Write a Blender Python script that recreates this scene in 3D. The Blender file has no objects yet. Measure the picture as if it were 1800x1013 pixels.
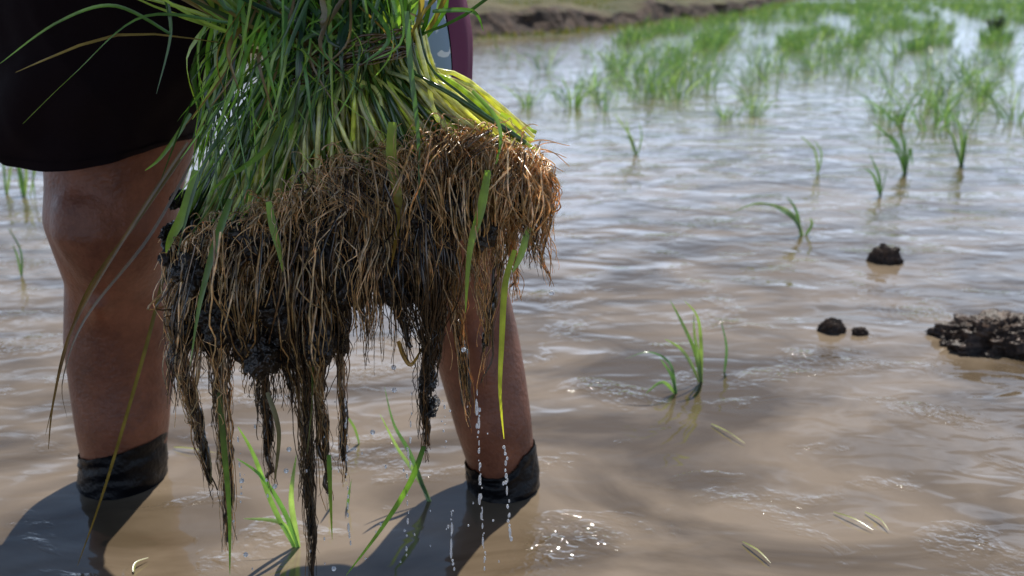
import bpy, bmesh, math, random
from mathutils import Vector, noise, Matrix
random.seed(7)
R=random.random
def U(a,b): return a+(b-a)*random.random()
def GA(m,s): return random.gauss(m,s)
SC=bpy.context.scene; COL=SC.collection
H=.68; F=1750.0; TH=math.atan(531.5/1750); cT=math.cos(TH); sT=math.sin(TH)
V=Vector
def P(px,py,Y):
    a=(px-900)/F; b=(506.5-py)/F; t=Y/(cT+b*sT)
    return V((a*t,Y,H+(-sT+b*cT)*t))
def G(px,py,z=0):
    a=(px-900)/F; b=(506.5-py)/F; t=(H-z)/(sT-b*cT)
    return V((a*t,(cT+b*sT)*t,z))
def smooth(pts,n):
    out=[]; q=[pts[0]]+list(pts)+[pts[-1]]; m=len(pts)-1
    for k in range(n+1):
        u=k/n*m; i=min(int(u),m-1); t=u-i
        a,b,c,d=q[i],q[i+1],q[i+2],q[i+3]
        out.append(.5*((2*b)+(c-a)*t+(2*a-5*b+4*c-d)*t*t+(3*b-a-3*c+d)*t**3))
    return out
class MB:
    def __init__(s): s.v=[];s.f=[];s.c=[]
    def tube(s,pts,r,c0,c1=None,sides=4,flat=1,tip=.35):
        n=len(pts); c1=c1 or c0; b0=len(s.v)
        N=V((.1,-1,.2))
        for i,p in enumerate(pts):
            T=(pts[min(i+1,n-1)]-pts[max(i-1,0)])
            if T.length<1e-9:T=V((0,0,-1))
            T.normalize(); A=T.cross(N)
            if A.length<1e-4: A=T.cross(V((1,0,0)))
            A.normalize(); B=A.cross(T)
            t=i/(n-1); rr=(r[i] if isinstance(r,list) else r*(1-(1-tip)*t))
            col=tuple(c0[k]*(1-t)+c1[k]*t for k in range(3))+(1,)
            for k in range(sides):
                a=2*math.pi*k/sides
                s.v.append(p+A*math.cos(a)*rr+B*math.sin(a)*rr*flat); s.c.append(col)
        for i in range(n-1):
            for k in range(sides):
                a=b0+i*sides+k; b=b0+i*sides+(k+1)%sides
                s.f.append((a,b,b+sides,a+sides))
    def blade(s,pts,w,c0,c1,N=None,fold=.18,twist=0,base=.5):
        n=len(pts); b0=len(s.v); N=N or V((GA(0,.3),-1,.3)); N=N.normalized()
        for i,p in enumerate(pts):
            T=(pts[min(i+1,n-1)]-pts[max(i-1,0)])
            if T.length<1e-9:T=V((0,0,1))
            T.normalize(); t=i/(n-1)
            A=T.cross(N)
            if A.length<1e-3: A=T.cross(V((1,.2,0)))
            A.normalize(); B=A.cross(T)
            if twist: A=(A*math.cos(twist*t)+B*math.sin(twist*t)); B=A.cross(T)
            ww=w*.5*(1-t**2.6)*(base+(1-base)*min(1,t/.25))+.0002
            col=tuple(c0[k]*(1-t)+c1[k]*t for k in range(3))+(1,)
            s.v+= [p-A*ww, p-B*ww*fold*2, p+A*ww]; s.c+=[col,tuple(x*1.15 for x in col[:3])+(1,),col]
        for i in range(n-1):
            for k in range(2):
                a=b0+i*3+k; s.f.append((a,a+1,a+4,a+3))
    def loft(s,rings,sides=28,col=(.3,.3,.3),fn=None,cap=True,a0=0,a1=2*math.pi,tilt=None,flatring=False):
        n=len(rings); b0=len(s.v); full=abs(a1-a0-2*math.pi)<1e-6; m=sides if full else sides+1
        for i,(c,rx,ry) in enumerate(rings):
            T=(rings[max(i-1,0)][0]-rings[min(i+1,n-1)][0]).normalized()
            if flatring: T=V((0,0,1 if T.z>0 else -1))
            X=V((1,0,0)); X=(X-T*X.dot(T)); 
            if X.length<.2: X=V((0,1,0)); X=(X-T*X.dot(T))
            X.normalize(); Y=T.cross(X)
            for k in range(m):
                a=a0+(a1-a0)*k/sides; f=fn(i,a) if fn else 1
                q=c+X*math.cos(a)*rx*f+Y*math.sin(a)*ry*f
                if tilt: q=q+V((0,0,tilt(i,a)))
                s.v.append(q); s.c.append(col+(1,))
        for i in range(n-1):
            for k in range(sides):
                a=b0+i*m+k; b=b0+i*m+((k+1)%m if full else k+1)
                s.f.append((a,b,b+m,a+m))
        if cap and full:
            s.f.append(tuple(b0+k for k in range(m))[::-1]); s.f.append(tuple(b0+(n-1)*m+k for k in range(m)))
    def build(s,name,mat,parent=None,smoothf=True,off=None):
        me=bpy.data.meshes.new(name); me.from_pydata([tuple(v) for v in s.v],[],s.f)
        ca=me.color_attributes.new('Col','FLOAT_COLOR','POINT')
        ca.data.foreach_set('color',[x for c in s.c for x in c])
        if smoothf: me.polygons.foreach_set('use_smooth',[True]*len(me.polygons))
        me.materials.append(mat); me.update()
        o=bpy.data.objects.new(name,me); COL.objects.link(o)
        if parent: o.parent=parent; o.matrix_parent_inverse=Matrix.Translation(-(off if off is not None else parent.location))
        return o
def tag(o,label=None,cat=None,group=None,kind=None):
    if label:o['label']=label
    if cat:o['category']=cat
    if group:o['group']=group
    if kind:o['kind']=kind
    return o
def empty(name,loc):
    o=bpy.data.objects.new(name,None); COL.objects.link(o); o.location=loc; o.empty_display_size=.05
    return o
# ---------- materials
def mat(name):
    m=bpy.data.materials.new(name); m.use_nodes=True; nt=m.node_tree
    return m,nt,nt.nodes['Principled BSDF'],nt.nodes['Material Output']
def nd(nt,t,**k):
    n=nt.nodes.new(t)
    for a,b in k.items():
        if a in n.inputs.keys(): n.inputs[a].default_value=b
        else: setattr(n,a,b)
    return n
def noise_bump(nt,bs,scale,dist,detail=4,mapscale=None):
    tc=nd(nt,'ShaderNodeTexCoord'); mp=nd(nt,'ShaderNodeMapping')
    if mapscale: mp.inputs['Scale'].default_value=mapscale
    nt.links.new(tc.outputs['Object'],mp.inputs['Vector'])
    nz=nd(nt,'ShaderNodeTexNoise'); nz.inputs['Scale'].default_value=scale; nz.inputs['Detail'].default_value=detail
    nt.links.new(mp.outputs['Vector'],nz.inputs['Vector'])
    bp=nd(nt,'ShaderNodeBump'); bp.inputs['Strength'].default_value=1; bp.inputs['Distance'].default_value=dist
    nt.links.new(nz.outputs['Fac'],bp.inputs['Height']); nt.links.new(bp.outputs['Normal'],bs.inputs['Normal'])
    return nz
def vcol_mat(name,rough=.5,trans=0,spec=.5,nscale=60,namt=.4,bump=0,tint=(1.8,1.8,.6)):
    m,nt,bs,out=mat(name)
    at=nd(nt,'ShaderNodeAttribute'); at.attribute_name='Col'
    tc=nd(nt,'ShaderNodeTexCoord')
    nz=nd(nt,'ShaderNodeTexNoise'); nz.inputs['Scale'].default_value=nscale; nz.inputs['Detail'].default_value=3
    nt.links.new(tc.outputs['Object'],nz.inputs['Vector'])
    mr=nd(nt,'ShaderNodeMapRange'); mr.inputs['From Min'].default_value=.3; mr.inputs['From Max'].default_value=.7
    mr.inputs['To Min'].default_value=1-namt; mr.inputs['To Max'].default_value=1+namt
    nt.links.new(nz.outputs['Fac'],mr.inputs['Value'])
    mx=nd(nt,'ShaderNodeVectorMath',operation='SCALE')
    nt.links.new(at.outputs['Color'],mx.inputs[0]); nt.links.new(mr.outputs['Result'],mx.inputs['Scale'])
    nt.links.new(mx.outputs[0],bs.inputs['Base Color'])
    bs.inputs['Roughness'].default_value=rough; bs.inputs['Specular IOR Level'].default_value=spec
    if bump:
        bp=nd(nt,'ShaderNodeBump'); bp.inputs['Distance'].default_value=bump
        nt.links.new(nz.outputs['Fac'],bp.inputs['Height']); nt.links.new(bp.outputs['Normal'],bs.inputs['Normal'])
    if trans:
        tr=nd(nt,'ShaderNodeBsdfTranslucent'); sc=nd(nt,'ShaderNodeVectorMath',operation='MULTIPLY'); sc.inputs[1].default_value=tint
        nt.links.new(mx.outputs[0],sc.inputs[0]); nt.links.new(sc.outputs[0],tr.inputs['Color'])
        ms=nd(nt,'ShaderNodeMixShader'); ms.inputs[0].default_value=trans
        nt.links.new(bs.outputs[0],ms.inputs[1]); nt.links.new(tr.outputs[0],ms.inputs[2]); nt.links.new(ms.outputs[0],out.inputs[0])
    return m
M_leaf=vcol_mat('leaf',.25,.42,.9,40,.35)
M_stem=vcol_mat('stem',.18,.34,1,90,.4)
M_root=vcol_mat('root',.2,.26,1,140,.5,0,(1.8,1.4,.75))
M_mud=vcol_mat('mud',.28,0,.5,110,.5,.006)
M_clod=vcol_mat('clod_mud',.5,0,.35,60,.5,.008)
def skin_mat():
    m,nt,bs,out=mat('skin'); nz=noise_bump(nt,bs,170,.0014,6)
    tc=nd(nt,'ShaderNodeTexCoord'); n2=nd(nt,'ShaderNodeTexNoise'); n2.inputs['Scale'].default_value=18; n2.inputs['Detail'].default_value=9; n2.inputs['Roughness'].default_value=.72
    nt.links.new(tc.outputs['Object'],n2.inputs['Vector'])
    cr=nd(nt,'ShaderNodeValToRGB'); cr.color_ramp.elements[0].position=.34; cr.color_ramp.elements[1].position=.68
    cr.color_ramp.elements[0].color=(.13,.044,.024,1); cr.color_ramp.elements[1].color=(.29,.108,.058,1)
    nt.links.new(n2.outputs['Fac'],cr.inputs[0]); nt.links.new(cr.outputs[0],bs.inputs['Base Color'])
    bs.inputs['Roughness'].default_value=.38; bs.inputs['Specular IOR Level'].default_value=.35; bs.inputs['Subsurface Weight'].default_value=.06; bs.inputs['Subsurface Radius'].default_value=(.02,.008,.004); bs.inputs['Subsurface Scale'].default_value=.4
    return m
M_skin=skin_mat()
def cloth_mat(name,c,rough=.85,sheen=.0,st=(.6,.4,.5,1),sc=1200,bd=.0006,spec=.25):
    m,nt,bs,out=mat(name); noise_bump(nt,bs,sc,bd,3); bs.inputs['Base Color'].default_value=c+(1,)
    bs.inputs['Roughness'].default_value=rough; bs.inputs['Sheen Weight'].default_value=sheen; bs.inputs['Sheen Tint'].default_value=st
    bs.inputs['Specular IOR Level'].default_value=spec
    return m
M_short=cloth_mat('dark_maroon_cloth',(.0075,.0030,.0042),spec=.12)
M_sunlit=cloth_mat('sunlit_maroon_cloth',(.16,.04,.09))  # lighter copy of the maroon cloth, sunlight painted into the colour
M_shirt=cloth_mat('shirt_cloth',(.12,.13,.15))
M_sock=cloth_mat('black_neoprene',(.003,.003,.0045),.34,0,(.5,.5,.6,1),110,.002,.18)
M_hair=cloth_mat('hair',(.01,.008,.006),.5,.1)
m,nt,bs,out=mat('printed_cloth')
tc=nd(nt,'ShaderNodeTexCoord'); vz=nd(nt,'ShaderNodeTexNoise'); vz.inputs['Scale'].default_value=70; vz.inputs['Detail'].default_value=1
nt.links.new(tc.outputs['Object'],vz.inputs['Vector'])
cr=nd(nt,'ShaderNodeValToRGB'); cr.color_ramp.elements[0].position=.57; cr.color_ramp.elements[1].position=.60
cr.color_ramp.elements[0].color=(.30,.40,.52,1); cr.color_ramp.elements[1].color=(.85,.87,.9,1)
nt.links.new(vz.outputs['Fac'],cr.inputs[0]); nt.links.new(cr.outputs[0],bs.inputs['Base Color']); bs.inputs['Roughness'].default_value=.8
M_print=m
m,nt,bs,out=mat('water_drop'); bs.inputs['Base Color'].default_value=(.95,.97,1,1); bs.inputs['Roughness'].default_value=.05; bs.inputs['IOR'].default_value=1.33; bs.inputs['Transmission Weight'].default_value=.6
M_drop=m
# water
m,nt,bs,out=mat('muddy_water'); L=nt.links.new
tc=nd(nt,'ShaderNodeTexCoord')
def nzm(scale,detail,ms,rot=0,dist=0):
    mp=nd(nt,'ShaderNodeMapping'); mp.inputs['Scale'].default_value=ms; mp.inputs['Rotation'].default_value=(0,0,rot); L(tc.outputs['Object'],mp.inputs['Vector'])
    n=nd(nt,'ShaderNodeTexNoise'); n.inputs['Scale'].default_value=scale; n.inputs['Detail'].default_value=detail; n.inputs['Distortion'].default_value=dist; L(mp.outputs[0],n.inputs['Vector']); return n
def mth(op,a,b):
    n=nd(nt,'ShaderNodeMath',operation=op)
    for i,x in enumerate((a,b)):
        if isinstance(x,(int,float)): n.inputs[i].default_value=x
        else: L(x,n.inputs[i])
    return n.outputs[0]
a=nzm(3.0,1,(1,1.4,1),.2,1.2); b=nzm(11,1,(1,1.8,1),-.12,.8); c=nzm(70,1,(1,1.1,1),.3,.2); pt=nzm(5.5,6,(1,1.3,1),0,.5); cal=nzm(.55,2,(1,1.3,1),.4,.4)
cm=nd(nt,'ShaderNodeMapRange'); cm.inputs['From Min'].default_value=.38; cm.inputs['From Max'].default_value=.62; cm.inputs['To Min'].default_value=.0012; cm.inputs['To Max'].default_value=.0038; L(cal.outputs['Fac'],cm.inputs['Value'])
h=mth('ADD',mth('MULTIPLY',a.outputs['Fac'],.010),mth('MULTIPLY',b.outputs['Fac'],cm.outputs[0]))
pr=nd(nt,'ShaderNodeMapRange'); pr.inputs['From Min'].default_value=.55; pr.inputs['From Max'].default_value=.72; pr.inputs['To Min'].default_value=.00004; pr.inputs['To Max'].default_value=.0062; L(pt.outputs['Fac'],pr.inputs['Value'])
h=mth('ADD',h,mth('MULTIPLY',c.outputs['Fac'],pr.outputs[0]))
bp=nd(nt,'ShaderNodeBump'); bp.inputs['Strength'].default_value=1; bp.inputs['Distance'].default_value=1; L(h,bp.inputs['Height']); L(bp.outputs[0],bs.inputs['Normal'])
cn=nzm(1.9,6,(1,1.8,1),.1,1.8)
cr=nd(nt,'ShaderNodeValToRGB'); cr.color_ramp.elements[0].position=.38; cr.color_ramp.elements[1].position=.62
cr.color_ramp.elements[0].color=(.105,.076,.046,1); cr.color_ramp.elements[1].color=(.26,.200,.138,1)
L(cn.outputs['Fac'],cr.inputs[0]); L(cr.outputs[0],bs.inputs['Base Color'])
bs.inputs['Roughness'].default_value=.03; bs.inputs['IOR'].default_value=1.8; bs.inputs['Specular IOR Level'].default_value=.5
M_water=m
def earth_mat(name,c0,c1,g0,g1,zsplit=.6):
    m,nt,bs,out=mat(name)
    nz=noise_bump(nt,bs,7,.12,8)
    L=nt.links.new
    def ramp(n,p,q,a,b):
        r=nd(nt,'ShaderNodeValToRGB'); r.color_ramp.elements[0].position=p; r.color_ramp.elements[1].position=q
        r.color_ramp.elements[0].color=a+(1,); r.color_ramp.elements[1].color=b+(1,); L(n,r.inputs[0]); return r.outputs[0]
    tc=nd(nt,'ShaderNodeTexCoord'); n2=nd(nt,'ShaderNodeTexNoise'); n2.inputs['Scale'].default_value=.8; n2.inputs['Detail'].default_value=8; L(tc.outputs['Object'],n2.inputs['Vector'])
    e=ramp(nz.outputs['Fac'],.35,.65,c0,c1); g=ramp(n2.outputs['Fac'],.38,.62,g0,g1)
    ge=nd(nt,'ShaderNodeNewGeometry'); sx=nd(nt,'ShaderNodeSeparateXYZ'); L(ge.outputs['True Normal'],sx.inputs[0])
    mr=nd(nt,'ShaderNodeMapRange'); mr.inputs['From Min'].default_value=zsplit; mr.inputs['From Max'].default_value=zsplit+.12; L(sx.outputs['Z'],mr.inputs['Value'])
    mx=nd(nt,'ShaderNodeMix',data_type='RGBA'); L(mr.outputs[0],mx.inputs['Factor']); L(e,mx.inputs['A']); L(g,mx.inputs['B']); L(mx.outputs['Result'],bs.inputs['Base Color'])
    bs.inputs['Roughness'].default_value=.9
    return m
M_bank=earth_mat('bank_earth',(.025,.016,.012),(.12,.075,.05),(.06,.065,.018),(.14,.12,.05),.86)
M_field=earth_mat('field_green',(.08,.12,.02),(.12,.16,.03),(.07,.13,.025),(.13,.19,.045),-.5)

# ---------- setting
mb=MB(); s=400
mb.v=[V((-s,-60,0)),V((s,-60,0)),V((s,s,0)),V((-s,s,0))]; mb.f=[(0,1,2,3)]; mb.c=[(.2,.15,.1,1)]*4
w=mb.build('water',M_water); tag(w,'shallow muddy brown paddy water with small wind ripples','water',kind='structure')
line=[V((-60,2,0)),V((-16,7.5,0)),V((-6,10.5,0)),V((-.8,12.9,0)),V((2.6,18.4,0)),V((6.6,27.5,0)),V((13,48,0)),V((30,95,0)),V((70,180,0))]
pl=smooth(line,420)
mb=MB(); prof=[(-.5,-.06),(-.15,.01),(.15,.03),(.25,.15),(.33,.28),(.5,.34),(.9,.36),(1.6,.30),(3,.27),(6,.3),(14,.35),(60,.8),(200,2)]
for i,p in enumerate(pl):
    T=(pl[min(i+1,420)]-pl[max(i-1,0)]).normalized(); N=V((-T.y,T.x,0))
    for j,(d,z) in enumerate(prof):
        q=p+N*d
        if j<9:
            k=noise.fractal(V((q.x*1.1,q.y*1.1,j*.4)),1,2,5)
            q+=N*k*.22*(1 if j<6 else .3); q.z=z*(1+.45*noise.noise(V((q.x*.9,q.y*.9,1))))+(.05*k if 1<j else 0)
        else: q.z=z
        mb.v.append(q); mb.c.append((.2,.2,.1,1))
n=len(prof)
for i in range(420):
    for j in range(n-1):
        a=i*n+j; mb.f.append((a,a+n,a+n+1,a+1))
bk=mb.build('bank',M_bank,smoothf=False); tag(bk,'low eroded brown earth bank along the far edge of the paddy','bank',kind='structure')
mb=MB(); mb.v=[V((8,52,.03)),V((300,52,.03)),V((300,390,.05)),V((-100,390,.05))]; mb.f=[(0,1,2,3)]; mb.c=[(.1,.1,.1,1)]*4
f=mb.build('field',M_field); tag(f,'distant flat bright green field beyond the paddy water','field',kind='structure')
mb=MB()
for i in range(9000):
    k=int(U(60,330)); p=pl[k]; T=(pl[k+1]-p).normalized(); N=V((-T.y,T.x,0))
    d=abs(GA(0,3))+.7 if R()<.85 else U(-.25,.12)
    q=p+N*d+T*U(0,.3); q.z=.27 if d>.3 else .01
    h=U(.04,.12)
    g=random.choice([(.08,.11,.02),(.12,.12,.04),(.17,.14,.06),(.07,.10,.02)])
    o=V((GA(0,.4),GA(0,.4),0))*h
    mb.blade([q,q+V((0,0,h*.6))+o*.3,q+V((0,0,h))+o],.018,g,g)
o=mb.build('grass',M_leaf); tag(o,'dry olive grass growing on the top of the far bank','grass',kind='stuff')

# ---------- rice plants
GR=[(.04,.095,.04),(.06,.135,.05),(.10,.18,.07),(.05,.11,.06),(.16,.24,.11)]
def plant_mesh(mb,base,h,n,w,spread=.5,bright=1):
    for i in range(n):
        az=U(0,6.28); L=h*U(.35,1.15); bend=U(.15,spread)*L; d=V((math.cos(az),math.sin(az),0))
        b=base+d*U(0,.06)+V((0,0,-.01)); droop=U(0,.7)*(R()<.5)
        pts=[b+d*bend*t**1.6+V((0,0,L*(t-droop*t**3))) for t in (0,.2,.4,.6,.8,1)]
        c=random.choice(GR); k=bright*U(.5,1.3); c=tuple(x*k for x in c)
        mb.blade(pts,w,c,tuple(x*1.2 for x in c),N=V((GA(0,1),-1,.2)))
def gauss_pts():
    cl=[(1195,130,105,22,66),(1300,95,130,12,30),(1190,160,45,10,12),(1270,208,16,5,3),(1335,198,14,6,3),(1000,188,10,6,3),(925,182,12,6,4),(1025,155,12,8,4),(1500,98,60,12,18),(1700,120,50,18,24),(1740,165,24,12,9),(1640,215,30,12,9),(1560,212,18,8,5),(1655,190,20,8,4),(1783,215,8,8,3),(1450,130,70,14,20),(1120,112,40,14,12),(940,108,30,8,4),(1400,88,150,6,8),(1580,88,110,8,10),(1100,175,40,8,6),(1610,155,70,10,12)]
    o=[]
    for x,y,sx,sy,n in cl:
        for k in range(n): o.append((GA(x,sx),min(GA(y,sy),232)))
    return [p for p in o if 880<p[0]<1805 and p[1]>64][:295]
protos=[]
for k in range(16):
    mb=MB(); plant_mesh(mb,V((0,0,0)),.25,random.randint(7,17),.0056,.95,1.45)
    me=mb.build('rice_plant',M_leaf); protos.append(me.data); bpy.data.objects.remove(me)
for x,y in gauss_pts():
    p=G(x,y); o=bpy.data.objects.new('rice_plant',random.choice(protos)); COL.objects.link(o)
    o.location=p; o.rotation_euler=(0,0,U(0,6.28)); sc=U(.5,1.2); o.scale=(sc*U(.9,1.5),sc*U(.9,1.5),sc)
    tag(o,'small tuft of young green rice standing in the far part of the flooded paddy','rice plant','rice plants scattered across the far paddy')
mb=MB()
for i in range(9000):
    y=U(4,90) if R()<.76 else U(0,18); x=U(1000,1900)
    lim=1080+max(0,(22-y))*22
    if x<lim: continue
    gx=1640+(y-15)*2.4
    if 10<y<62 and abs(x-gx)<14+ (y-15)*.8: continue
    if y>24 and noise.noise(V((x*.014,y*.07,3)))<-.07+(y-40)*.008: continue
    plant_mesh(mb,G(x,y),.22,4,.016 if y<30 else .0085,.9,1.4)
o=mb.build('distant_rice',M_leaf); tag(o,'mass of far green rice merging toward the horizon at upper right','rice',kind='stuff')
mb=MB(); plant_mesh(mb,G(1748,66),.30,120,.02,.4,.10)
o=mb.build('dark_shrub',M_leaf); tag(o,'dark upright leafy tuft standing alone among the rice at upper right','shrub')
def px_plant(base,blades,label,w=.006,bright=1,group=None,jit=.02):
    b=G(*base); r=empty('rice_plant',b); tag(r,label,'rice plant',group)
    for bl in blades:
        mb=MB(); Y0=b.y; dy=U(-1,1)*jit; n=len(bl)
        pts=[P(x,y,Y0+dy*i/(n-1)) for i,(x,y) in enumerate(bl)]
        pts[0].z=min(pts[0].z,-.004)
        c=random.choice(GR[1:]); c=tuple(x*bright for x in c)
        mb.blade(smooth(pts,14),w*U(.7,1.0),c,tuple(x*1.3 for x in c),N=V((GA(0,.6),-1,.5)),twist=GA(0,.8))
        mb.build('leaf_blade',M_leaf,r)
px_plant((1232,672),[[(1232,672),(1222,620),(1200,570),(1178,528)],[(1233,668),(1232,600),(1225,555),(1202,528)],[(1230,668),(1215,640),(1195,612),(1168,596)],[(1234,670),(1228,630),(1221,590),(1219,552)]],'upright green rice seedling in open water right of the legs, tallest of its trio',.0095)
px_plant((1190,692),[[(1190,692),(1180,660),(1160,630)],[(1190,692),(1165,672),(1135,692)],[(1188,690),(1178,640),(1140,619),(1098,632)]],'low bent rice seedling just left of the tallest one in open water',.006,1.3)
px_plant((1273,655),[[(1273,655),(1277,610),(1266,560)]],'single thin upright rice blade just right of the tallest seedling',.0065)
px_plant((1412,414),[[(1412,414),(1400,385),(1375,366),(1330,358),(1285,375)],[(1412,414),(1395,385),(1362,364)],[(1415,414),(1427,395),(1424,383)],[(1408,414),(1400,372),(1383,345)]],'rice seedling with one long blade arching left, nearest above the clods',.0105)
px_plant((1118,272),[[(1118,272),(1108,240),(1078,198)],[(1120,272),(1128,240),(1122,212)],[(1117,272),(1105,235),(1101,208)],[(1119,272),(1112,250),(1092,236)]],'small dark rice seedling leaning left, alone beside the root bundle',.011)
px_plant((1592,304),[[(1592,304),(1582,262),(1560,238),(1518,245)],[(1592,304),(1588,250),(1575,215),(1545,190)],[(1592,304),(1600,262),(1604,292)],[(1590,304),(1570,250),(1530,212)],[(1594,302),(1592,240),(1598,205)],[(1590,302),(1578,270),(1552,262)]],'spreading rice seedling with blades curving left, in front of the scattered tufts',.013)
px_plant((1548,345),[[(1548,345),(1545,310),(1528,270)],[(1548,345),(1558,300),(1552,288)],[(1548,345),(1536,310),(1520,296)]],'short rice seedling just below left of the spreading one',.011)
px_plant((1690,290),[[(1690,290),(1690,240),(1683,205)],[(1688,290),(1675,240),(1655,225)],[(1692,290),(1698,250),(1702,225)],[(1690,290),(1680,260),(1664,212)],[(1692,288),(1696,240),(1690,215)]],'dense dark upright rice tuft right of the spreading seedling',.014)
px_plant((1438,305),[[(1438,305),(1432,265),(1405,238)],[(1438,305),(1444,270),(1432,248)]],'faint sparse rice seedling standing left of the spreading one',.010)
px_plant((525,962),[[(525,962),(500,900),(460,838),(416,806)],[(525,958),(512,880),(521,800)],[(520,962),(480,890),(446,800),(418,750)],[(518,962),(495,920),(428,912)]],'fresh green rice seedling in the water between the two legs',.0075,1.5)
px_plant((758,882),[[(758,882),(735,840),(700,790),(668,728)],[(755,882),(722,800),(692,745),(676,680)]],'rice seedling leaning left beside the inner side of the right hand leg',.0075,1.3)
px_plant((632,780),[[(632,780),(622,750),(598,718)]],'short curved blade standing in water between the legs',.006)
px_plant((610,890),[[(610,890),(614,865),(618,842)],[(585,940),(580,880),(576,840)]],'thin pale upright seedling below the hanging roots',.005,1.2)
px_plant((44,345),[[(44,345),(36,300),(20,270)],[(44,345),(46,300),(40,280)],[(52,345),(62,300),(74,288)],[(42,345),(25,310),(8,298)],[(40,345),(34,310),(28,282)],[(60,340),(58,300),(66,276)]],'green rice tuft at the left edge beside the shorts',.010)
px_plant((10,340),[[(10,340),(6,290),(2,262)],[(12,340),(18,300),(24,275)]],'rice tuft cut by the left edge of the view',.010)
px_plant((38,486),[[(38,486),(36,440),(12,398)],[(38,486),(30,450),(22,430)]],'pale lone rice blade left of the knee',.007)
for (x0,y0,x1,y1,lb) in [(1305,952,1355,990,'pale floating leaf scrap at bottom right, lowest of the scraps'),(1465,900,1535,932,'floating straw scrap in brown water, left of a crossing pair'),(1520,900,1562,932,'short floating leaf scrap, rightmost in the brown water'),(1250,745,1310,780,'faint floating straw below the tallest seedling'),(235,1005,262,980,'yellow green leaf scrap floating near the left foot shadow'),(305,786,380,796,'thin yellow blade floating beside the left boot')]:
    a=G(x0,y0,.003); b=G(x1,y1,.004); mb=MB(); mid=(a+b)/2+V((U(-.01,.01),0,.003))
    mb.blade(smooth([a,mid,b],8),.0028,(.30,.33,.12),(.4,.4,.2),N=V((0,-.3,1)))
    o=mb.build('floating_leaf',M_leaf); tag(o,lb,'leaf')

# ---------- mud clods
def clod(px,py,wx,hz,label,seed,nl):
    b=G(px,py); t=b.y/cT; rx=wx/F*t/2; rz=hz/F*t
    mb=MB(); nu,nv=150,60
    for j in range(nv+1):
        ph=j/nv*1.85
        for i in range(nu):
            th=i/nu*2*math.pi
            q=V((math.cos(th)*math.sin(ph),math.sin(th)*math.sin(ph),math.cos(ph)))
            s0=V((seed*3.1,seed,0)); mlt=1.8 if wx>100 else 1
            lump=.30*noise.noise(q*1.1*mlt+s0)+.26*noise.noise(q*2.4*mlt+s0*2)
            for (fq,am) in ((4.5,.15),(9,.11),(19,.07)):
                lump+=am*(.45-abs(noise.noise(q*fq*mlt+s0*fq))*1.8)
            lump+=.05*noise.noise(q*40*mlt)
            k=.92+lump*.8
            skirt=1+.30*max(0,(ph-1.05))
            zz=q.z; 
            if zz>0: zz=1-(1-zz)**1.9          # broader, flatter top
            mb.v.append(b+V((q.x*rx*k*.92*skirt,q.y*rx*.62*k*skirt,zz*rz*.74*k))); wet=.45 if q.z*rz*k<.010 else 1; d=wet*(1+.7*noise.noise(q*6+s0)); mb.c.append((.070*d,.044*d,.031*d,1))
    for j in range(nv):
        for i in range(nu):
            a=j*nu+i; c=j*nu+(i+1)%nu; mb.f.append((a,a+nu,c+nu,c))
    o=mb.build('mud_clod',M_clod); tag(o,label,'mud clod')
clod(1556,460,58,38,'small rounded dark mud clod sticking out of water, farthest of the clods',3,16)
clod(1460,582,50,30,'small dark mud clod left of the large clod',5,14)
clod(1511,587,30,16,'tiniest dark mud lump between the small clod and the large one',9,8)
clod(1756,604,220,62,'large crumbly dark mud clod at the right edge',8,60)

# ---------- person
per=empty('person',V((-.36,1.30,0)))
tag(per,'person in dark maroon shorts and black water socks holding the rice bundle','person')
def LR(lst,Ys,ryf):
    out=[]
    for (x,y,hw),Y,f in zip(lst,Ys,ryf):
        c=P(x,y,Y); r=hw/F*((c-V((0,0,H))).length); out.append((c,r,r*f))
    return out
Lleg=[(214,1000,48),(215,930,48),(216,870,54),(218,800,64),(216,740,72),(214,670,79),(212,600,85),(209,540,83),(204,485,78),(199,440,89),(196,395,104),(200,340,105),(204,290,111),(212,230,120),(235,100,140),(262,0,150),(300,-110,160),(330,-180,150)]
LY=[y+.035 for y in [1.27,1.26,1.26,1.265,1.27,1.285,1.295,1.285,1.268,1.252,1.248,1.255,1.26,1.265,1.28,1.285,1.29,1.29]]
RF=[1.1,1.1,1.1,1.1,1.1,1.1,1.12,1.05,1.05,1.0,.98,.94,.94,.94,.9,.85,.8,.75]
Rleg=[(888,1020,46),(888,950,46),(887,885,50),(882,815,58),(868,745,67),(852,670,73),(836,600,77),(818,530,79),(802,470,78),(790,430,84),(780,390,92),(765,340,94),(745,280,102),(730,220,106),(705,100,116),(670,0,128),(620,-110,150),(590,-180,140)]
RY=[y-.02 for y in LY]
mb=MB()
lm=LR(Lleg,LY,RF); rm=LR(Rleg,RY,RF)
mb.loft(lm,32); mb.loft(rm,32)
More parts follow.
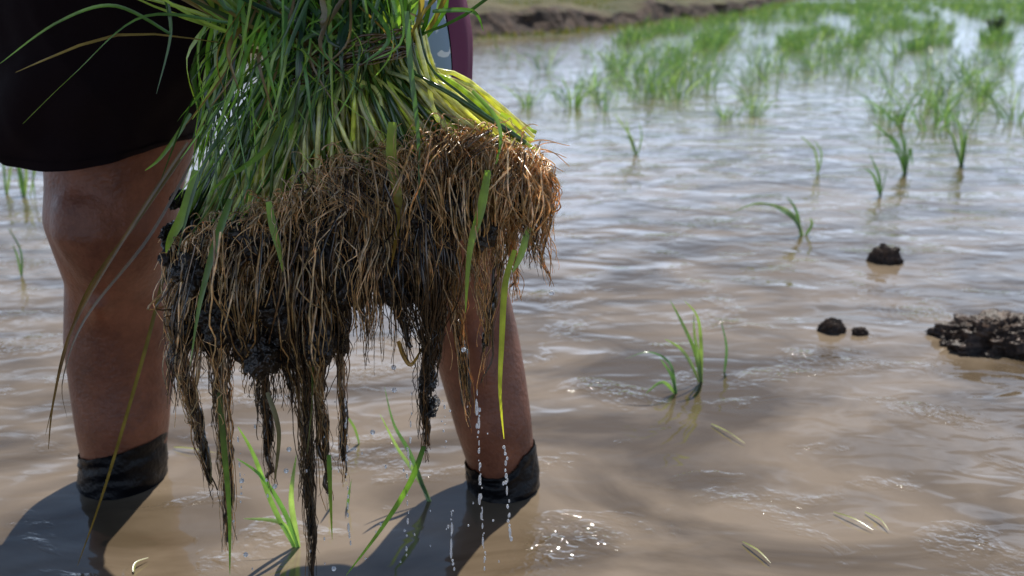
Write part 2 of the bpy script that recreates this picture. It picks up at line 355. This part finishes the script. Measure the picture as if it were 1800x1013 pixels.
for sgn,rr in ((-1,lm),(1,rm)):
    c=rr[1][0]; 
    mb.loft([(V((c.x,c.y+.04,-.07)),.035,.03),(V((c.x,c.y,-.06)),.045,.045),(V((c.x+sgn*.02,c.y-.09,-.085)),.048,.03),(V((c.x+sgn*.03,c.y-.17,-.095)),.045,.018),(V((c.x+sgn*.035,c.y-.2,-.098)),.02,.01)],20)
    k=rr[10][0]; kx=sgn*.006; d0=rr[10][2]
    mb.loft([(k+V((kx,-d0*.58,.065)),.026,.02),(k+V((kx,-d0*.68,.036)),.042,.028),(k+V((kx,-d0*.73,.0)),.046,.030),(k+V((kx,-d0*.69,-.03)),.034,.024),(k+V((kx,-d0*.60,-.06)),.022,.018)],20)
    mb.loft([(k+V((kx,-d0*.64,-.085)),.016,.016),(rr[7][0]+V((kx,-rr[7][2]*.80,0)),.014,.016),(rr[5][0]+V((kx*1.5,-rr[5][2]*.83,0)),.012,.014),(rr[4][0]+V((kx,-rr[4][2]*.8,0)),.010,.012)],12)
cx=-.36
tor=[(.70,.15,.10),(.78,.19,.13),(.88,.19,.13),(1.0,.165,.115),(1.12,.175,.12),(1.24,.19,.12),(1.32,.175,.10),(1.37,.11,.08),(1.40,.06,.06),(1.46,.055,.058)]
TY=1.31
torso=[(V((cx,TY-.03*(z-.8),z)),rx,ry) for z,rx,ry in tor]; mb.loft(torso,32)
hd=[(1.44,.03,.03,0),(1.46,.05,.055,-.02),(1.50,.064,.08,-.015),(1.55,.074,.093,-.005),(1.60,.077,.098,0),(1.64,.07,.09,0),(1.67,.05,.065,0),(1.685,.02,.03,0)]
mb.loft([(V((cx,1.28+dy,z)),rx,ry) for z,rx,ry,dy in hd],28)
mb.loft([(V((cx,1.188,1.575)),.008,.008),(V((cx,1.180,1.55)),.012,.014),(V((cx,1.177,1.535)),.015,.016),(V((cx,1.19,1.525)),.01,.01)],12)
for sg in (-1,1): mb.loft([(V((cx+sg*.078,1.29,1.58)),.008,.014),(V((cx+sg*.084,1.292,1.56)),.01,.02),(V((cx+sg*.079,1.288,1.53)),.008,.012)],10)
def limb(pts,rs,n=14,sides=18):
    q=smooth(pts,n); out=[]
    for i,p in enumerate(q):
        u=i/n*(len(rs)-1); k=min(int(u),len(rs)-2); f=u-k; r=rs[k]*(1-f)+rs[k+1]*f; out.append((p,r,r))
    mb.loft(out,sides)
grip=P(600,-75,1.0)
limb([V((cx-.15,1.29,1.31)),V((cx-.23,1.27,1.2)),V((cx-.25,1.22,1.02)),V((-.44,1.1,.88)),grip+V((-.085,.04,.06))],[.055,.05,.04,.038,.027])
limb([V((cx+.15,1.29,1.31)),V((cx+.22,1.32,1.2)),V((cx+.25,1.42,1.05)),V((cx+.22,1.44,.93)),V((cx+.16,1.45,.86))],[.055,.05,.04,.036,.027])
def hand(w,fd,up,side,curl):
    mb.loft([(w,.022,.028),(w+fd*.04,.02,.038),(w+fd*.085,.017,.042),(w+fd*.095,.012,.038)],16)
    for k,(L,o) in enumerate([(.07,.03),(.078,.01),(.073,-.01),(.058,-.029)]):
        b=w+fd*.085+up*o
        limb([b,b+fd*L*.45+curl*.006,b+fd*L*.6+curl*L*.4,b+fd*L*.35+curl*L*.75],[.0095,.009,.0085,.006],8,10)
    b=w+fd*.03+up*.03; limb([b,b+fd*.02+up*.025+curl*.02,b+fd*.04+up*.025+curl*.045],[.011,.01,.007],6,10)
hand(grip+V((-.085,.03,.05)),V((.35,-.9,-.2)).normalized(),V((0,-.25,.97)).normalized(),None,V((.95,.2,0)).normalized())
hand(V((cx+.16,1.45,.86)),V((-.8,-.1,-.3)).normalized(),V((.3,0,.9)).normalized(),None,V((-.2,-.9,-.1)).normalized())
body=mb.build('body',M_skin,per)
md=body.modifiers.new('r','REMESH'); md.mode='VOXEL'; md.voxel_size=.006; md.use_smooth_shade=True
md=body.modifiers.new('s','SMOOTH'); md.factor=.5; md.iterations=12
# shorts
def folds(seed,amp):
    def f(i,a):
        w=1+amp*(noise.noise(V((math.cos(a)*1.6+seed,math.sin(a)*1.6,i*.10)))+.6*noise.noise(V((math.cos(a)*4+seed,math.sin(a)*4,i*.12))))
        r=1-abs(noise.noise(V((math.cos(a)*2.2+seed+i*.07,math.sin(a)*2.2-i*.05,seed))))*2
        return w+amp*.45*max(0,r)**3
    return f
sl=[(172,266,160),(184,190,178),(202,100,202),(222,0,215),(260,-110,220),(320,-200,180)]
sr=[(690,262,132),(686,200,137),(678,100,144),(660,0,150),(620,-110,160),(580,-200,155)]
def dens(l,n):
    q=smooth([V(x) for x in l],n); return [tuple(v) for v in q]
sl=dens(sl,40); sr=dens(sr,26)
SLr=LR(sl,[1.297+.015*i/40 for i in range(41)],[.98-.2*i/40 for i in range(41)]); SRr=LR(sr,[1.277+.015*i/26 for i in range(27)],[1.02-.2*i/26 for i in range(27)])
mb=MB()
def tl(sgn): return lambda i,a: ((.004*math.cos(a)+.014*math.cos(a)**2+.004*math.sin(3*a))*sgn*max(0,1-i/9) )
f1=folds(3,.075); f2=folds(9,.05)
K=dict(cap=False,flatring=True)
mb.loft(SLr,110,fn=f1,tilt=tl(1),**K); mb.loft(SRr,72,fn=f2,tilt=tl(.5),**K)
inn=[(c,rx*.975,ry*.975) for c,rx,ry in SLr[:8]]; mb.loft(inn,110,fn=f1,tilt=tl(1),**K)
inn=[(c,rx*.975,ry*.975) for c,rx,ry in SRr[:8]]; mb.loft(inn,72,fn=f2,tilt=tl(.5),**K)
mb.loft([(V((cx,TY,z)),rx,ry) for z,rx,ry in ((.70,.19,.14),(.76,.245,.155),(.82,.235,.155),(.9,.205,.145),(.95,.19,.135))],40,fn=folds(5,.03))
shorts=mb.build('shorts',M_short,per)
def sub(mb,name,m):
    o=mb.build(name,m,None); o.parent=shorts
    bpy.context.view_layer.update(); o.matrix_parent_inverse=shorts.matrix_world.inverted(); return o
for rr,fn,ns in ((SLr,f1,110),(SRr,f2,72)):
    mb=MB(); t=tl(1 if ns==110 else .5)
    mb.loft([(rr[i][0],rr[i][1]*1.012,rr[i][2]*1.012) for i in (0,1,2)],ns,fn=fn,tilt=t,**K)
    sub(mb,'hem',M_short)
def strip(name,a0,a1,i0,i1,off,m):
    mb=MB(); mb.loft([(c,rx*off,ry*off) for c,rx,ry in SRr[i0:i1]],14,fn=lambda i,a:f2(i+i0,a),a0=a0,a1=a1,tilt=lambda i,a:tl(.5)(i+i0,a),**K); return sub(mb,name,m)
T=(SRr[9][0]-SRr[11][0]).normalized(); T=V((0,0,1 if T.z>0 else -1)); Yv=T.cross(V((1,0,0)))
fr=1 if Yv.y<0 else -1
def rng(a,b): return (a,b) if fr>0 else (-b,-a)
a0,a1=rng(-.5,.66); strip('sunlit_edge',a0,a1,1,26,1.012,M_sunlit)  # strip over the right short leg: painted sunlight, same cloth underneath
a0,a1=rng(.70,1.10); strip('printed_cloth',a0,a1,8,26,1.03,M_print)
mb=MB(); mb.loft([(V((cx,TY-.03*(z-.8),z)),rx,ry) for z,rx,ry in ((.88,.225,.165),(1.0,.195,.14),(1.12,.195,.14),(1.24,.205,.135),(1.32,.19,.115),(1.375,.12,.09),(1.39,.08,.075))],40,fn=folds(2,.03),cap=False)
for sg in (1,-1):
    q=[V((cx+sg*.14,1.29,1.30)),V((cx+sg*.2,1.29,1.24)),V((cx+sg*.235,1.30,1.17))]; mb.loft([(q[0],.07,.07),(q[1],.068,.068),(q[2],.066,.066)],24,cap=False)
mb.build('shirt',M_shirt,per)
mb=MB(); mb.loft([(V((cx,1.30,z)),rx,ry) for z,rx,ry in ((1.55,.079,.09),(1.60,.086,.1),(1.65,.078,.096),(1.68,.055,.07),(1.697,.02,.03))],28,fn=folds(7,.05)); mb.build('hair',M_hair,per)
def mixr(p,q,t): return tuple(p[j]*(1-t)+q[j]*t for j in range(3))
for rr,nm in ((lm,0),(rm,1)):
    top=mixr(rr[3],rr[4],.42 if nm==0 else .28); t3=rr[3]; a=rr[2]; b=rr[1]
    rings=[(top[0],top[1]*1.03,top[2]*1.03),(t3[0],t3[1]*1.06,t3[2]*1.05),((t3[0]+a[0])/2,(t3[1]+a[1])/2*1.14,(t3[2]+a[2])/2*1.13),(a[0],a[1]*1.26,a[2]*1.22),(b[0],b[1]*1.38,b[2]*1.4),(b[0]+V((0,-.02,-.04)),b[1]*1.3,b[2]*1.7)]
    q=[]
    for i in range(len(rings)-1):
        for k in range(8):
            q.append(mixr(rings[i],rings[i+1],k/8))
    mb=MB(); sd_=20+nm*5
    def ff(i,a,sd_=sd_):
        n1=noise.noise(V((math.cos(a)*1.5,math.sin(a)*1.5,sd_+i*.05)))
        return 1+min(1,i/5)*(.05*noise.noise(V((math.cos(a)*1.6+sd_,math.sin(a)*1.6,i*.18)))+.028*(1-abs(math.sin(i*.42+3.5*n1)))**2)
    tf=(lambda i,a,nm=nm:(.017*math.cos(a)*(1 if nm==0 else .35)+.0025*noise.noise(V((math.cos(a)*3,math.sin(a)*3,nm*4.)))-(0 if nm==0 else .018*max(0,-math.cos(2*a))))*max(0,1-i/18))
    inner=[(c,rx*.955,ry*.955) for c,rx,ry in q[:8]]
    mb.loft(q,72,fn=ff,cap=False,tilt=tf); mb.loft(inner,72,fn=ff,cap=False,tilt=tf)
    mb.build('water_sock',M_sock,per)

# ---------- bundle
bun=empty('rice_seedling_bundle',P(600,85,1.0))
tag(bun,'large tied bundle of uprooted green rice seedlings with dripping muddy roots','rice bundle')
crown=[(285,440),(350,385),(450,352),(520,312),(570,272),(650,262),(720,246),(780,210),(850,222),(900,242),(960,276),(995,310)]
def cy(x):
    for (x0,y0),(x1,y1) in zip(crown,crown[1:]):
        if x<=x1: return y0+(y1-y0)*max(0,(x-x0))/(x1-x0)
    return crown[-1][1]
def cl(x,y=0):
    lo=290+U(0,22); hi=(978 if y<420 else 960)-U(0,32)
    return min(max(x,lo),hi)
BY=1.0
stems=[]
NS=470
for i in range(NS):
    u=(i+R())/NS; x=310+635*u**.9; v=U(-1,1)
    dep=.075*math.sqrt(max(.05,1-((x-640)/420)**2))
    yy=cy(x)+(-v)*26+GA(6,22)
    C=P(x,yy,BY+v*dep)
    tx=500+225*u+GA(0,14); T0=P(tx,100-18*u+GA(0,8),BY+v*.05)
    stems.append([v,x,C,T0,u])
stems.sort(key=lambda s:s[0])
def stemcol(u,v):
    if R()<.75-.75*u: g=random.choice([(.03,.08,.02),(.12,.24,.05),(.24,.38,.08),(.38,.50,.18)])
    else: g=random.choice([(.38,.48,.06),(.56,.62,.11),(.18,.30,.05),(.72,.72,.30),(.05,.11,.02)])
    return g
allst=MB()
for k,(v,x,C,T0,u) in enumerate(stems):
    out=(C-T0); mid=T0+out*.55+V((-out.x*.10,-.012*(1-v)*.5,.010*(1-u)))+V((GA(0,.008),GA(0,.007),GA(0,.006)))
    q1=T0+out*.25+V((-out.x*.14,0,0))
    pts=smooth([T0+V((0,0,.02)),q1,mid,C+V((0,0,-.006))],10)
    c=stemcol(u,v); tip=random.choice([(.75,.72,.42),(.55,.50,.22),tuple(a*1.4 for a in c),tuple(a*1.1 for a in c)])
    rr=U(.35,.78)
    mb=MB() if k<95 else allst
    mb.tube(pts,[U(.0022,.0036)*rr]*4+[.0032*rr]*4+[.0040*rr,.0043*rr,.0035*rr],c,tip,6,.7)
    if k<95: mb.build('stem',M_stem,bun)
o=allst.build('inner_stems',M_stem,bun); o['kind']='stuff'
def leafcol():
    return random.choice([(.018,.055,.012),(.035,.09,.022),(.10,.23,.05),(.20,.38,.07),(.08,.16,.06),(.33,.47,.10)])
leaves=[]
for i in range(330):
    u=R(); v=U(-1,1); tx=500+225*u; a=P(tx,100,BY+v*.05)
    px=320+400*u+GA(0,55); b=P(px,-60+GA(0,40),BY+v*.07-.01)
    L=U(.12,.34); d=(b-a).normalized(); e=b+d*L+V((GA(0,.06),GA(0,.06),-U(0,.1)))
    pts=[a,a+(b-a)*.5+V((GA(0,.016),GA(0,.012),0)),b,b+(e-b)*.5+V((0,0,.02)),e]
    leaves.append((v,pts,U(.0025,.0065),leafcol() if R()<.84 else (.2,.15,.06),None))
for i in range(80):
    u=R()**1.4; v=U(-1,-.3); a=P(430+250*u+GA(0,20),GA(0,45),BY-.05+v*.02)
    dx=-U(-50,150)*(1-u*.8); dy=U(90,290)*(1-.45*u)
    b=P(430+250*u+dx*.45,35+dy*.4,BY-.075+v*.02); e=P(430+250*u+dx,35+dy,BY-.07+v*.025)
    leaves.append((v-.5,[a,b+V((GA(0,.014),0,0)),e],U(.0018,.0045),leafcol() if R()<.88 else (.2,.13,.05),None))
for i in range(40):
    u=R(); a=P(480+130*u,100+GA(0,16),BY-.05); e=P(325+240*u+GA(0,20),370-80*u+GA(0,55),BY-.07); m_=(a+e)/2+V((GA(0,.018),-.01,GA(.01,.012)))
    leaves.append((-1.2,[a,m_,e],U(.0025,.0055),leafcol(),None))
for i in range(46):
    x=U(325,430); a=P(430+GA(0,30),U(-30,60),BY-.01); e=P(x,U(160,345),BY+U(-.03,.03)); m_=(a+e)/2+V((GA(-.008,.014),0,.008))
    leaves.append((-.2,[a,m_,e],U(.0025,.006),leafcol(),None))
for i in range(16):
    a=P(U(400,680),U(-10,110),BY-.06); e=P(a.x/a.y*F*1.02+900+GA(-60,120),U(60,360),BY-.09); m_=(a+e)/2+V((GA(0,.03),-.01,U(.0,.03)))
    leaves.append((-1.6,[a,m_,e],U(.0014,.0035),leafcol(),None))
leaves.sort(key=lambda l:l[0]); rest=MB()
for k,(v,pts,w_,c,_) in enumerate(leaves):
    mb=MB() if k<70 else rest
    mb.blade(smooth(pts,12),w_,c,tuple(x*1.25 for x in c),N=V((GA(0,.7),-1,GA(.4,.5))),twist=GA(0,1.8))
    if k<70: mb.build('leaf_blade',M_leaf,bun)
o=rest.build('inner_leaves',M_leaf,bun); o['kind']='stuff'
YG=(.28,.42,.05); YL=(.6,.58,.08); BR=(.13,.075,.03); DG=(.06,.15,.035); LG=(.22,.40,.07)
hand_bl=[([(690,215),(688,280),(700,350),(697,410),(688,470)],.010,YG,(.4,.22,.03),.90),
([(858,300),(845,370),(826,440),(818,550)],.008,LG,YG,.895),
([(905,440),(888,500),(882,600),(879,690),(886,772)],.006,YG,YL,.93),
([(472,355),(480,400),(490,440),(497,478)],.007,LG,YG,.90),
([(405,350),(375,440),(350,540),(334,645)],.007,DG,LG,.90),
([(715,20),(722,120),(735,240),(737,355)],.005,DG,DG,.90),
([(345,300),(325,370),(300,420),(292,445)],.010,LG,YG,.93),
([(330,250),(230,400),(130,570),(95,700),(85,790)],.0035,BR,BR,.93),
([(340,280),(260,420),(150,560),(110,670),(118,735)],.0035,BR,(.08,.05,.03),.94),
([(345,240),(240,390),(160,500),(120,600),(80,765)],.003,(.09,.07,.03),BR,.95),
([(300,430),(262,590),(205,790),(170,900),(136,995)],.0035,(.12,.11,.03),(.2,.12,.04),.95),
([(300,60),(200,10),(100,40),(0,112)],.003,DG,LG,.94),
([(400,40),(250,30),(130,130),(40,218)],.003,DG,LG,.93),
([(300,30),(290,-10),(300,60),(275,165)],.004,DG,DG,.95),
([(335,200),(310,240),(280,280),(255,300)],.004,DG,LG,.94),
([(745,785),(720,850),(670,930),(608,1012)],.006,DG,LG,.95),
([(385,690),(395,800),(403,900),(404,1010)],.006,(.06,.09,.03),LG,.95),
([(530,160),(470,260),(390,320),(365,345)],.006,DG,LG,.91),
([(880,200),(905,215),(925,238)],.005,YG,YL,.97),
([(760,20),(830,20),(850,55)],.004,DG,DG,.95),
([(830,160),(870,205),(880,250),(862,320)],.004,LG,DG,.91),
([(550,560),(548,700),(540,800)],.006,DG,(.1,.1,.04),.93),
([(470,690),(490,760),(482,850)],.005,(.2,.2,.12),(.15,.12,.06),.94),
([(700,600),(712,630),(725,640),(748,600)],.005,(.35,.20,.05),(.4,.24,.06),.97),
([(578,800),(580,850),(584,950)],.005,DG,YG,.95),
([(930,400),(915,450),(900,480)],.007,LG,YG,.93)]
for pl_,w_,c0,c1,Y_ in hand_bl:
    mb=MB(); mb.blade(smooth([P(x,y,Y_) for x,y in pl_],22),w_,c0,c1,N=V((GA(.1,.25),-1,.25)),twist=GA(0,.9),base=.7); mb.build('leaf_blade',M_leaf,bun)
mb=MB()
for k in range(13):
    pts=[]; ph=U(0,6)
    for j in range(37):
        a=j/36*2*math.pi; px=612+ -126*math.cos(a); py=100-34*(px-610)/130+k*3.4-18+8*math.sin(a*2+ph)
        p=P(px,py,BY-.084*math.sin(a)); pts.append(p+V((0,GA(0,.001),GA(0,.0016))))
    mb.tube(pts,[U(.0008,.0018)]*37,random.choice([(.08,.04,.02),(.24,.17,.07),(.14,.08,.035)]),None,5)
mb.build('straw_tie',M_stem,bun)
def blobm(mb,px,py,rx,ry,Y,seed,dp=.055,sub_=5):
    c=P(px,py,Y); k0=(c-V((0,0,H))).length/F; bm=bmesh.new(); bmesh.ops.create_icosphere(bm,subdivisions=sub_,radius=1); b0=len(mb.v)
    for v in bm.verts:
        q=v.co; k=1+.35*noise.noise(q*1.8+V((seed,0,0)))+.22*noise.noise(q*4+V((seed,0,0)))+.16*noise.noise(q*9)+.09*noise.noise(q*20)
        mb.v.append(c+V((q.x*rx*k0*k,q.y*dp*k,q.z*ry*k0*k))); d=.8+.9*noise.noise(q*6+V((seed,1,1))); d=max(.2,d); mb.c.append((.024*d,.016*d,.010*d,1))
    mb.f+=[tuple(v.index+b0 for v in f.verts) for f in bm.faces]; bm.free()
def blob(*a):
    mb=MB(); blobm(mb,*a); mb.build('soil_clump',M_mud,bun)
for i,b in enumerate([(350,450,45,75),(420,470,70,95),(510,480,70,110),(600,400,60,120),(670,380,70,105),(750,370,65,95),(830,330,55,75),(900,325,36,46),(480,570,75,60),(360,560,40,50),(570,560,34,60),(735,480,26,50)]):
    blob(*b,BY+U(-.01,.01)-.012,i*3.7)
for i,b in enumerate([(318,350,12,14),(302,410,13,16),(625,330,46,34),(560,430,42,42),(700,440,44,44),(650,380,40,56),(440,420,42,40),(790,350,36,28),(752,668,15,18),(760,715,11,11),(500,540,44,44),(735,380,42,42),(610,500,34,46),(390,560,34,40),(850,400,26,34),(680,490,28,44),(340,480,30,40),(460,620,30,40),(560,600,24,40)]):
    blob(*b,(BY-.062 if (i>1 and i not in (8,9)) else BY-.03),i*5.1+40,.024)
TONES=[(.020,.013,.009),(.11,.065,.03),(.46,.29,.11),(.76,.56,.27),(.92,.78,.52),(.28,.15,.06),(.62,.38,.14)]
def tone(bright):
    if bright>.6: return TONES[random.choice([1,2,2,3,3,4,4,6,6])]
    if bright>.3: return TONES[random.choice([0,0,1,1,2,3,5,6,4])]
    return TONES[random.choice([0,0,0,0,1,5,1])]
def strand(mb,pts,r,c0,c1,wig=.004,nseg=16,sides=3,fq=None,s1=None):
    q=smooth(pts,nseg); s1=U(0,99) if s1 is None else s1; L=sum((q[i+1]-q[i]).length for i in range(nseg)); fr_=fq or U(14,55)
    for i in range(1,nseg+1):
        t=i/nseg; z=L*t*fr_
        q[i]=q[i]+V((noise.noise(V((z,s1,0))),noise.noise(V((z,s1,9))),.6*noise.noise(V((z,s1,5)))))*wig*2*min(1,t*3)
    mb.tube(q,r,c0,c1,sides)
tassels=[(320,430,308,560,318,660,22,36,.5),(350,430,322,640,345,770,20,38,.6),(350,600,340,720,374,895,12,18,.5),(400,450,385,640,402,985,32,72,.6),(430,450,430,600,440,700,40,40,.8),(480,430,462,640,478,870,28,50,.4),(500,450,500,600,508,740,34,46,.8),(530,430,540,700,550,1040,28,74,.4),(560,500,562,680,578,900,16,38,.6),(590,500,598,640,608,870,12,24,.6),(590,400,604,560,598,650,28,36,.4),(650,330,655,450,672,540,28,22,.4),(690,340,700,480,722,640,22,38,.4),(735,380,752,600,742,815,28,74,.2),(765,400,775,540,765,660,22,36,.3),(800,380,800,520,826,765,20,34,.6),(835,330,840,450,858,610,28,52,.9),(880,300,885,430,845,700,20,18,.6),(895,300,898,420,905,535,26,52,1),(925,300,928,390,945,470,18,44,1),(948,300,956,390,970,510,10,22,1),(560,300,540,420,520,560,50,52,.8),(860,300,862,400,872,500,36,50,.9),(700,300,690,400,680,500,50,36,.5)]
for ti,(x0,y0,x1,y1,x2,y2,sp,n,br) in enumerate(tassels):
    mb=MB(); Yc=BY+U(-.05,.0)
    for k in range(n):
        ox=GA(0,1)*sp; od=GA(0,.024); e=U(.1,1)
        a=P(cl(x0+ox),max(y0-60,cy(x0+ox)+10)+U(0,60),Yc+od-.02); b=P(cl(x1+ox*.32,500 if x1>900 else 0),y1+GA(0,16),Yc+od*.6-.015); c=P(x2+ox*.08+GA(0,2),y2,Yc)
        m1=a+(b-a)*.5+V((GA(0,.010),-abs(GA(0,.022)),0)); cc=b+(c-b)*e+V((GA(0,.003),0,0))
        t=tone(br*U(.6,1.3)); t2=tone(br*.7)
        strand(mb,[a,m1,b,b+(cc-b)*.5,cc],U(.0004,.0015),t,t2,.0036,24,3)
    core=[P(x1,y1-50,Yc),P(x1+GA(0,3),y1,Yc),P((x1+x2)/2+GA(0,4),(y1+y2)/2,Yc),P(x2,y2-30,Yc)]
    strand(mb,core,.0055 if br<.7 and n>35 else .0022,(.030,.020,.012),(.08,.05,.028),.005,24,6)
    if y2>640:
        for j in range(2,9):
            if R()<.7:
                u=j/10; yy=y1+(y2-30-y1)*u*.9; xx=x1+(x2-x1)*u
                blobm(mb,xx+GA(0,3),yy,U(4,9)*(1-.4*u),U(14,34),Yc,U(0,99),.007,3)
    mb.build('root_tassel',M_root,bun)
mat_=MB()
for i in range(340):
    x=U(300,970); y0=cy(x)+U(8,80 if x>780 else 190); v=U(-1,.2)
    dep=.082*math.sqrt(max(.06,1-((x-640)/400)**2))
    nn=noise.noise(V((x*.016,y0*.016,4)))
    deep=y0>cy(x)+34
    if nn<.06 and deep and R()<.8: continue
    L=U(60,210) if x<780 else U(40,140); dx=GA(0,30); n_=int(U(4,15)); s1=U(0,99); fq=U(14,40); wg=U(.002,.007)
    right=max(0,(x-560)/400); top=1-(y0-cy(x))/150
    br=.12+.50*top+.45*right+nn*1.2; T0=tone(min(1,br*U(.6,1.4)))  # right and top roots painted lighter as if sunlit; noise varies the mud
    spr=U(4,14)
    for k in range(n_):
        ox=GA(0,spr); oy=GA(0,8)
        a=P(cl(x+ox*1.6),y0+oy,BY+v*dep-.012); b=P(cl(x+dx*.8+ox),y0+L*.4+oy,BY+v*dep-.032+GA(0,.003)); c=P(cl(x+dx+ox*.35),y0+L*U(.7,1.15),BY+v*dep-.014)
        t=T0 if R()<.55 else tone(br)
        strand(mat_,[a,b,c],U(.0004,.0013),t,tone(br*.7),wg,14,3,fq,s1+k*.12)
for i in range(700):
    x=U(292,975); y0=cy(x)+U(5,70 if x>780 else 150); v=U(-1,.4)
    dep=.080*math.sqrt(max(.06,1-((x-640)/400)**2))
    a=P(cl(x),y0,BY+v*dep-.012); L=U(30,150) if x<780 else U(30,110)
    dx=GA(0,38); b=P(cl(x+dx*.8+GA(0,12)),y0+L*.4,BY+v*dep-.034); c=P(cl(x+dx),y0+L,BY+v*dep-.012)
    br=.45+.4*max(0,(x-560)/400)  # stray roots painted lighter to the right, the sunlit side
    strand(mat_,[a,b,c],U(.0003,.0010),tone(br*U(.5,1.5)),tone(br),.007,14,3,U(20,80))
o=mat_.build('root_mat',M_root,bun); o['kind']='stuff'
mb=MB()
for i in range(560):
    x=U(300,955); y0=cy(x)+GA(30,20); a=P(x,y0,BY-.072*math.sqrt(max(.06,1-((x-640)/400)**2))-.012)
    d=V((GA(0,1),GA(-.3,.5),GA(-.5,.6))).normalized()*U(.010,.036)
    if x>900: d.x=min(d.x,.008)
    if x<340: d.x=max(d.x,-.005)
    strand(mb,[a,a+d*.5+V((0,-.004,.005)),a+d+V((0,0,-.014))],U(.0004,.0011),tone(1),tone(.9),.005,12,3,U(30,90))
for (x,y,x2,y2) in ((930,250,1000,258),(950,262,1004,292),(940,300,985,330),(900,240,948,218),(950,300,992,300),(290,450,272,470),(300,420,278,430),(940,280,996,274),(930,270,980,250)):
    a=P(x,y,.96); c=P(x2,y2,.955); strand(mb,[a,(a+c)/2+V((0,0,.004)),c],.0009,TONES[4],TONES[3],.003,10,3)
o=mb.build('crown_roots',M_root,bun); o['kind']='stuff'

# ---------- drops
bm=bmesh.new(); bmesh.ops.create_uvsphere(bm,u_segments=12,v_segments=10,radius=1); me=bpy.data.meshes.new('water_drop'); bm.to_mesh(me); bm.free()
me.materials.append(M_drop); me.polygons.foreach_set('use_smooth',[True]*len(me.polygons))
def drop(px,py,Y,r,el=1.3):
    o=bpy.data.objects.new('water_drop',me); COL.objects.link(o); o.location=P(px,py,Y); o.scale=(r,r,r*el)
    tag(o,'small clear drop of water falling from the dripping roots','water drop','water drops falling from the roots')
def string(x0,y0,x1,y1,n,Y,r0,r1):
    for k in range(n):
        t=(k+U(0,1))/n; drop(x0+(x1-x0)*t+GA(0,1.3),y0+(y1-y0)*t,Y+U(-.01,.01),U(r0*.55,r1*.85),U(1.5,6) if R()<.65 else U(1,1.6))
string(838,690,852,1005,34,.95,.001,.0019); string(886,780,898,950,20,.94,.001,.0019); string(606,700,614,960,17,.96,.001,.0017)
string(724,690,712,990,18,.97,.001,.0016); string(780,700,782,800,7,.97,.001,.0014); string(420,770,424,900,7,.95,.001,.0016); string(793,890,795,1000,8,.96,.001,.0016)
for x,y in ((692,646),(693,686),(508,790),(503,828),(815,615),(483,855),(432,975),(587,1000),(970,515),(425,845),(655,760)): drop(x,y,.95,.0026,1)
for k in range(46): drop(U(400,915),U(700,1005),U(.90,1.02),U(.0005,.0013),U(1,2.5))

# ---------- light
S=V((.17,.80,1.25)).normalized(); el=math.asin(S.z); az=math.atan2(S.x,S.y)
sd=bpy.data.lights.new('sun','SUN'); sd.energy=5; sd.angle=math.radians(.5); sd.color=(1,.955,.88)
so=bpy.data.objects.new('sun',sd); COL.objects.link(so); so.rotation_euler=S.to_track_quat('Z','Y').to_euler(); so.location=(0,0,5)
wd=bpy.data.worlds.new('World'); SC.world=wd; wd.use_nodes=True; nt=wd.node_tree; bg=nt.nodes['Background']
sk=nt.nodes.new('ShaderNodeTexSky'); sk.sky_type='NISHITA'; sk.sun_disc=False; sk.sun_elevation=el; sk.sun_rotation=az; sk.dust_density=.4
tc=nt.nodes.new('ShaderNodeTexCoord'); mp=nt.nodes.new('ShaderNodeMapping'); mp.inputs['Scale'].default_value=(1,1,2.5); nz=nt.nodes.new('ShaderNodeTexNoise'); nz.inputs['Scale'].default_value=3.2; nz.inputs['Detail'].default_value=5
nt.links.new(tc.outputs['Generated'],mp.inputs[0]); nt.links.new(mp.outputs[0],nz.inputs['Vector'])
sx=nt.nodes.new('ShaderNodeSeparateXYZ'); nt.links.new(tc.outputs['Generated'],sx.inputs[0])
er=nt.nodes.new('ShaderNodeMapRange'); er.inputs['From Min'].default_value=.05; er.inputs['From Max'].default_value=.52; er.inputs['To Min'].default_value=.28; er.inputs['To Max'].default_value=-.22; nt.links.new(sx.outputs['Z'],er.inputs['Value'])
ad=nt.nodes.new('ShaderNodeMath'); ad.operation='ADD'; nt.links.new(nz.outputs['Fac'],ad.inputs[0]); nt.links.new(er.outputs[0],ad.inputs[1])
cr=nt.nodes.new('ShaderNodeValToRGB'); cr.color_ramp.elements[0].position=.44; cr.color_ramp.elements[1].position=.76; cr.color_ramp.elements[1].color=(.95,.95,.95,1)
nt.links.new(ad.outputs[0],cr.inputs[0])
mx=nt.nodes.new('ShaderNodeMix'); mx.data_type='RGBA'; nt.links.new(cr.outputs[0],mx.inputs['Factor']); nt.links.new(sk.outputs[0],mx.inputs['A']); mx.inputs['B'].default_value=(15.5,19,25,1)
nt.links.new(mx.outputs['Result'],bg.inputs['Color']); bg.inputs['Strength'].default_value=.07
# ---------- camera
cd=bpy.data.cameras.new('camera'); co=bpy.data.objects.new('camera',cd); COL.objects.link(co); SC.camera=co
cd.lens=35; cd.sensor_width=36; co.location=(0,0,H); co.rotation_euler=(math.pi/2-TH,0,0); cd.clip_end=2000; cd.clip_start=.02
cd.dof.use_dof=True; cd.dof.focus_distance=.98; cd.dof.aperture_fstop=6.5
SC.view_settings.view_transform='Standard'; SC.view_settings.look='None'; SC.view_settings.exposure=0
